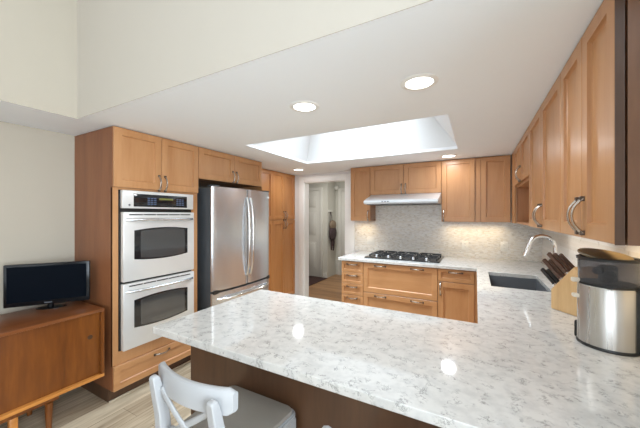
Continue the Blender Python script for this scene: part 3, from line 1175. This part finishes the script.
# local +x is the way the handles lean; profile in x,z
prof = [(0.0, 0), (.0, .112), (-.135, .268), (-.2, .212), (-.2, 0)]
MB().prism(prof, 'y', -.115, .0, bev=.004).build('block_body', 'block', t)
sl = Vector((-.135, 0, .156)).normalized()
nrm = Vector((.156, 0, .135)).normalized()
for row in range(3):
    for col in range(3):
        base = Vector((0, 0, .112)) + sl * (.028 + row * .052) + Vector((0, -.022 - col * .035, 0)) + nrm * .0005
        L = (.125, .155, .16)[row] - .006 * col
        mat = 'knife_dark' if row == 0 else 'knife_brown'
        k = tag(bpy.data.objects.new('kitchen_knife', None), '', 'knife', 'knives in the wooden block')
        C.objects.link(k)
        rowl = ('lowest', 'middle', 'topmost')[row]
        coll = ('nearest', 'centre', 'farthest')[col]
        k['label'] = f'{"black" if row == 0 else "brown"}-handled knife in the wooden block, {rowl} row, {coll} slot'
        k.matrix_world = Matrix.Translation(KB) @ Matrix.Rotation(KA, 4, 'Z') @ Matrix.Translation(base)
        ang = math.atan2(nrm.x, nrm.z)
        rot = Matrix.Rotation(ang, 4, 'Y')
        MB().box(-.011, .011, -.0085, .0085, .014, L, bev=.004, mat4=rot).build('knife_handle', mat, k)
        MB().box(-.0095, .0095, -.007, .007, .001, .0138, bev=.001, mat4=rot).build('bolster', 'chrome', k)

# ------------------------------------------------------------------ steel appliance with a clear hopper
t = thing('countertop_appliance', 'tall brushed steel countertop appliance with smoky clear hopper by the right wall', 'appliance', (.486, 1.632, .9145), R(-28))
AX, AY = 1.0, .96
r0 = .0965
MB().lathe([(0, 0), (r0 + .003, 0), (r0 + .004, .006), (r0 + .001, .012), (0, .012)], n=56, sx=AX, sy=AY).build('foot_ring', 'black', t)
MB().lathe([(0, .012), (r0, .012), (r0, .246), (r0 - .003, .252), (0, .252)], n=56, sx=AX, sy=AY).build('steel_housing', 'canister', t)
MB().lathe([(0, .252), (r0 - .004, .252), (r0 + .0, .256), (r0, .262), (0, .262)], n=56, sx=AX, sy=AY).build('black_collar', 'black', t)
MB().lathe([(r0 - .003, .262), (r0 - .001, .358), (r0 - .004, .358), (r0 - .006, .262)], n=56, sx=AX, sy=AY).build('clear_hopper', 'clear', t)
ins = MB().cyl((0.0, .0, .30), .03, .07, n=24, bev=.006).cyl((-.02, -.045, .315), .016, .03, 'y', 20, bev=.004).cyl((.02, -.05, .305), .017, .03, 'y', 20, bev=.004)
ins.build('inner_mechanism', 'black', t)
MB().lathe([(r0 - .006, .358), (r0 + .003, .358), (r0 + .004, .368), (r0 - .004, .371), (r0 - .008, .366)], n=56, sx=AX, sy=AY).build('rim', 'black', t)
ld_ = MB().lathe([(0, -.004), (.085, -.004), (.087, 0), (.085, .004), (.03, .007), (0, .008)], n=56)
bmesh.ops.transform(ld_.bm, matrix=Matrix.Rotation(R(28), 4, 'Z') @ Matrix.Translation((-.009, .004, .377)) @ Matrix.Rotation(R(28), 4, 'Z') @ Matrix.Rotation(R(11), 4, 'X') @ Matrix.Rotation(R(1), 4, 'Y'), verts=ld_.bm.verts)
ld_.build('lid', 'lid', t)
MB().box(-.014, .014, -.115, -.09, .19, .205, bev=.004, mat4=Matrix.Rotation(R(-62), 4, 'Z')).build('side_button', 'ivory', t)
MB().box(-.012, .012, -.118, -.09, .256, .274, bev=.004, mat4=Matrix.Rotation(R(-62), 4, 'Z')).build('lid_clip', 'ivory', t)
MB().box(-.014, .014, -.110, -.085, .0, .075, bev=.008, mat4=Matrix.Rotation(R(-96), 4, 'Z')).build('spout', 'black', t)
MB().box(.085, .112, -.04, .05, .004, .262, bev=.008, mat4=Matrix.Rotation(R(5), 4, 'Z')).build('rear_housing', 'black', t)
cp_ = []
for k in range(20):
    f = k / 19
    cp_.append((.108 + .11 * f, .0 + .03 * math.sin(f * 5), .19 - .14 * f + .02 * math.sin(f * 6)))
MB().tube([(.10, .0, .20), (.13, 0, .2), (.16, .02, .16), (.17, .05, .09), (.15, .07, .02), (.12, .12, .006)], .0035, n=8).build('power_cord', 'black', t)

# ------------------------------------------------------------------ television console and television
CX1, CX0, CYE, CYS = -2.47, -2.95, 1.135, -.75
CZT, CZB = .757, .242
t = thing('media_console', 'teak mid-century console with sliding doors under the television', 'console', (CX0, CYS, 0))
cw, cl = CX1 - CX0, CYE - CYS
MB().box(0, cw, 0, cl, CZT - .022, CZT, bev=.002).build('console_top', 'teak_top', t)
MB().box(0, cw, 0, cl, CZB, CZB + .022, bev=.002).build('console_floor', 'teak_edge', t)
for y in (0, cl - .02):
    MB().box(0.0, cw - .002, y, y + .02, CZB + .0225, CZT - .0225).build('end_panel', 'teak', t, smooth=0)
MB().box(0, .012, .0205, cl - .0205, CZB + .0225, CZT - .0225).build('console_back', 'teak', t, smooth=0)
dw = (cl - .042) / 3
for i in range(3):
    off = .012 if i % 2 else .030
    d_ = MB().box(cw - off - .016, cw - off, .0215 + i * dw, .0215 + (i + 1) * dw - .001, CZB + .023, CZT - .023).build('sliding_door', 'teak', t, smooth=0)
    yy = .0215 + (i + 1) * dw - .06 if i != 0 else .08
    MB().cyl((cw - off + .001, yy, (CZB + CZT) / 2 + .06), .016, .004, 'x', 20).build('finger_pull', 'espresso', d_)
# recessed under-frame with round tapered legs
MB().box(.06, .10, .25, cl - .25, CZB - .05, CZB - .001).box(cw - .10, cw - .06, .25, cl - .25, CZB - .05, CZB - .001).box(.10, cw - .1, .25, .29, CZB - .05, CZB - .001).box(.10, cw - .1, cl - .29, cl - .25, CZB - .05, CZB - .001).build('under_frame', 'teak', t, smooth=0)
for x in (.08, cw - .07):
    for y in (.3, cl - .3):
        MB().cyl((x, y, (CZB - .05) / 2 + .0), .015, CZB - .05, n=18, r2=.022).build('leg', 'teak', t)
MB().box(cw - .10, cw - .06, cl - .49, cl - .45, 0, CZB - .051, bev=.004).build('middle_support', 'teak_edge', t)

pL, pR = Vector((-2.937, .717)), Vector((-2.655, 1.115))
mid_ = (pL + pR) / 2
ang = math.atan2(pR.y - pL.y, pR.x - pL.x)
TW, TZ0, TZ1 = (pR - pL).length, .797 - CZT, 1.102 - CZT
t = thing('television', 'small black flat-screen television on the teak console', 'television', (mid_.x, mid_.y, CZT + .0005), ang)
MB().box(-TW / 2, TW / 2, 0, .03, TZ0, TZ1, bev=.004).box(-TW / 3, TW / 3, .03, .06, TZ0 + .04, TZ1 - .04, bev=.012).build('tv_housing', 'tv', t)
MB().box(-TW / 2 + .018, TW / 2 - .018, -.0015, .001, TZ0 + .032, TZ1 - .018).build('screen', 'tv_screen', t, smooth=0)
MB().box(-.022, .022, -.0018, .0005, TZ0 + .011, TZ0 + .017).build('brand_mark', 'badge', t, smooth=0)
MB().cyl((0, .045, .03), .018, .06).build('stand_neck', 'tv', t)
MB().lathe([(0, 0), (.12, 0), (.12, .004), (.1, .008), (0, .01)], (0, .06, 0), n=40, sx=.75, sy=.42).build('stand_base', 'tv', t)
bl = MB()
for i in range(4):
    bl.box(-.02 + i * .022, -.012 + i * .022, -.050, -.044, .0085, .0105)

# ------------------------------------------------------------------ white cross-back bar stools


def stool(loc, label):
    t = thing('bar_stool', label, 'bar stool', loc, 0, 'white bar stools at the peninsula')
    # local: y towards the counter, seat height .635; backrest at y = -.19
    SH = .635
    def rr(wf, wb, y0, y1, r=.035, n=6):
        pts = []
        for (cx, cy, a0) in ((wf / 2 - r, y1 - r, 0), (-wf / 2 + r, y1 - r, 90), (-wb / 2 + r, y0 + r, 180), (wb / 2 - r, y0 + r, 270)):
            for k in range(n + 1):
                a = R(a0 + 90 * k / n)
                pts.append((cx + r * math.cos(a), cy + r * math.sin(a)))
        return pts
    MB().prism(rr(.385, .345, -.165, .195), 'z', SH - .03, SH - .004, bev=.005).build('seat', 'chair', t)
    P = rr(.365, .33, -.155, .185)
    sc = lambda s, z: [(x * s, (y - .015) * s + .015, z) for x, y in P]
    MB().loops([sc(1, SH - .004), sc(1.0, SH + .004), sc(.985, SH + .009), sc(.93, SH + .011), sc(.5, SH + .009)]).build('seat_pad', 'taupe', t)
    for s in (-1, 1):
        MB().loops([[(s * (.170 - .0 * f) + a * (.018 - .004 * (1 - f)), .165 + .01 * (1 - f) + b_ * (.018 - .004 * (1 - f)), z) for a, b_ in ((-1, -1), (1, -1), (1, 1), (-1, 1))] for f, z in ((0, 0), (1, SH - .031))]).build('leg', 'chair', t)
        # rear post runs from floor to backrest, leaning back above the seat
        ring = []
        for z, y, hx, hy in ((0, -.215, .015, .016), (.3, -.19, .017, .02), (.62, -.18, .018, .022), (.75, -.192, .017, .02), (.84, -.21, .016, .017), (.885, -.220, .014, .013), (.892, -.221, .009, .008)):
            ring.append([(s * .146 + a * hx, y + b_ * hy, z) for a, b_ in ((-1, -1), (1, -1), (1, 1), (-1, 1))])
        o = MB().loops(ring).build('leg', 'chair', t)
        m_ = o.modifiers.new('bevel', 'BEVEL')
        m_.width = .005
        m_.segments = 3
    # bowed top rail
    def rail(zb, ztop, half, th, yo, bow):
        N = 20
        rings = []
        for i in range(N + 1):
            f = -1 + 2 * i / N
            x = f * half
            y = yo - bow * (1 - f * f)
            edge = 1 - max(0, (abs(f) - .9) / .1) ** 2 * .28
            zm = (zb + ztop) / 2
            hz = (ztop - zb) / 2 * edge
            rings.append([(x, y - th / 2, zm - hz + .004), (x, y - th / 2, zm + hz - .005), (x, y - th / 2 + .005, zm + hz), (x, y + th / 2 - .005, zm + hz), (x, y + th / 2, zm + hz - .005), (x, y + th / 2, zm - hz + .004), (x, y, zm - hz)])
        return MB().loops(rings)
    rail(.828, .913, .190, .022, -.166, .042).build('top_rail', 'chair', t, smooth=50)
    rail(.655, .69, .132, .02, -.168, .010).build('lower_rail', 'chair', t, smooth=50)
    for s in (-1, 1):
        pts = []
        for i in range(13):
            f = -1 + 2 * i / 12
            pts.append((s * f * .128, -.188 - .012 * (1 - f * f) - .012 * (f + 1) / 2 + s * .003, .755 + f * .088))
        MB().tube(pts, .011, n=8, flat=(1, .6), up=(0, 1, 0)).build('cross_brace', 'chair', t)
    for (x0, y0, x1, y1, z) in ((-.17, .17, .17, .17, .2), (-.165, .17, -.147, -.19, .27), (.165, .17, .147, -.19, .27), (-.147, -.195, .147, -.195, .33)):
        MB().tube([(x0, y0, z), (x1, y1, z)], .011, n=10).build('stretcher', 'chair', t)
    return t


st = stool((-.855, .835, 0), 'white cross-back bar stool with taupe seat at the peninsula, nearest the ovens')
copy_thing(st, (-.165, .835, 0), 'white bar stool of which only the tip of its backrest shows at the bottom edge')

# ------------------------------------------------------------------ hall things
tag(MB().box(-4.0, -3.0, 4.75, 5.9, 0.0005, .012, bev=.004).build('hall_rug', 'rug'), 'dark brown rug on the hall floor beyond the doorway', 'rug')
t = thing('hanging_bag', 'dark cloth bag and straps hanging on the hall wall beyond the doorway', 'bag', (-3.028, 6.09, .62))
MB().tube([(.012, 0, .93), (.02, -.045, .8), (.03, -.06, .62)], .008, n=8).tube([(.012, 0, .93), (.02, .045, .8), (.03, .06, .62)], .008, n=8).build('strap', 'bag', t)
MB().sphere((.07, 0, .60), .1, (.6, 1.5, 1.2)).build('bag_flap', 'bag_tan', t)
MB().sphere((.07, .0, .42), .14, (.45, 1.15, 1.4)).build('bag_body', 'bag', t)
for i, (a, z) in enumerate(((-.05, .02), (.0, .12), (.045, .0))):
    MB().tube([(.06, a, .32), (.07, a + .01, .2), (.06, a, z)], [.028, .022, .016], n=10).build('tassel', 'bag', t)
MB().box(0, .02, -.12, .12, .91, .95, bev=.004).build('hook_rail', 'hall_door', t)
t = thing('hall_wall_lamp', 'small round grey fixture high on the hall wall', 'light', (-2.985, 6.399, 2.12))
MB().cyl((0, -.012, 0), .05, .02, 'y', 24).build('backplate', 'badge', t)
MB().sphere((0, -.05, 0), .06, (1, .8, 1)).build('shade', 'hall_door', t)
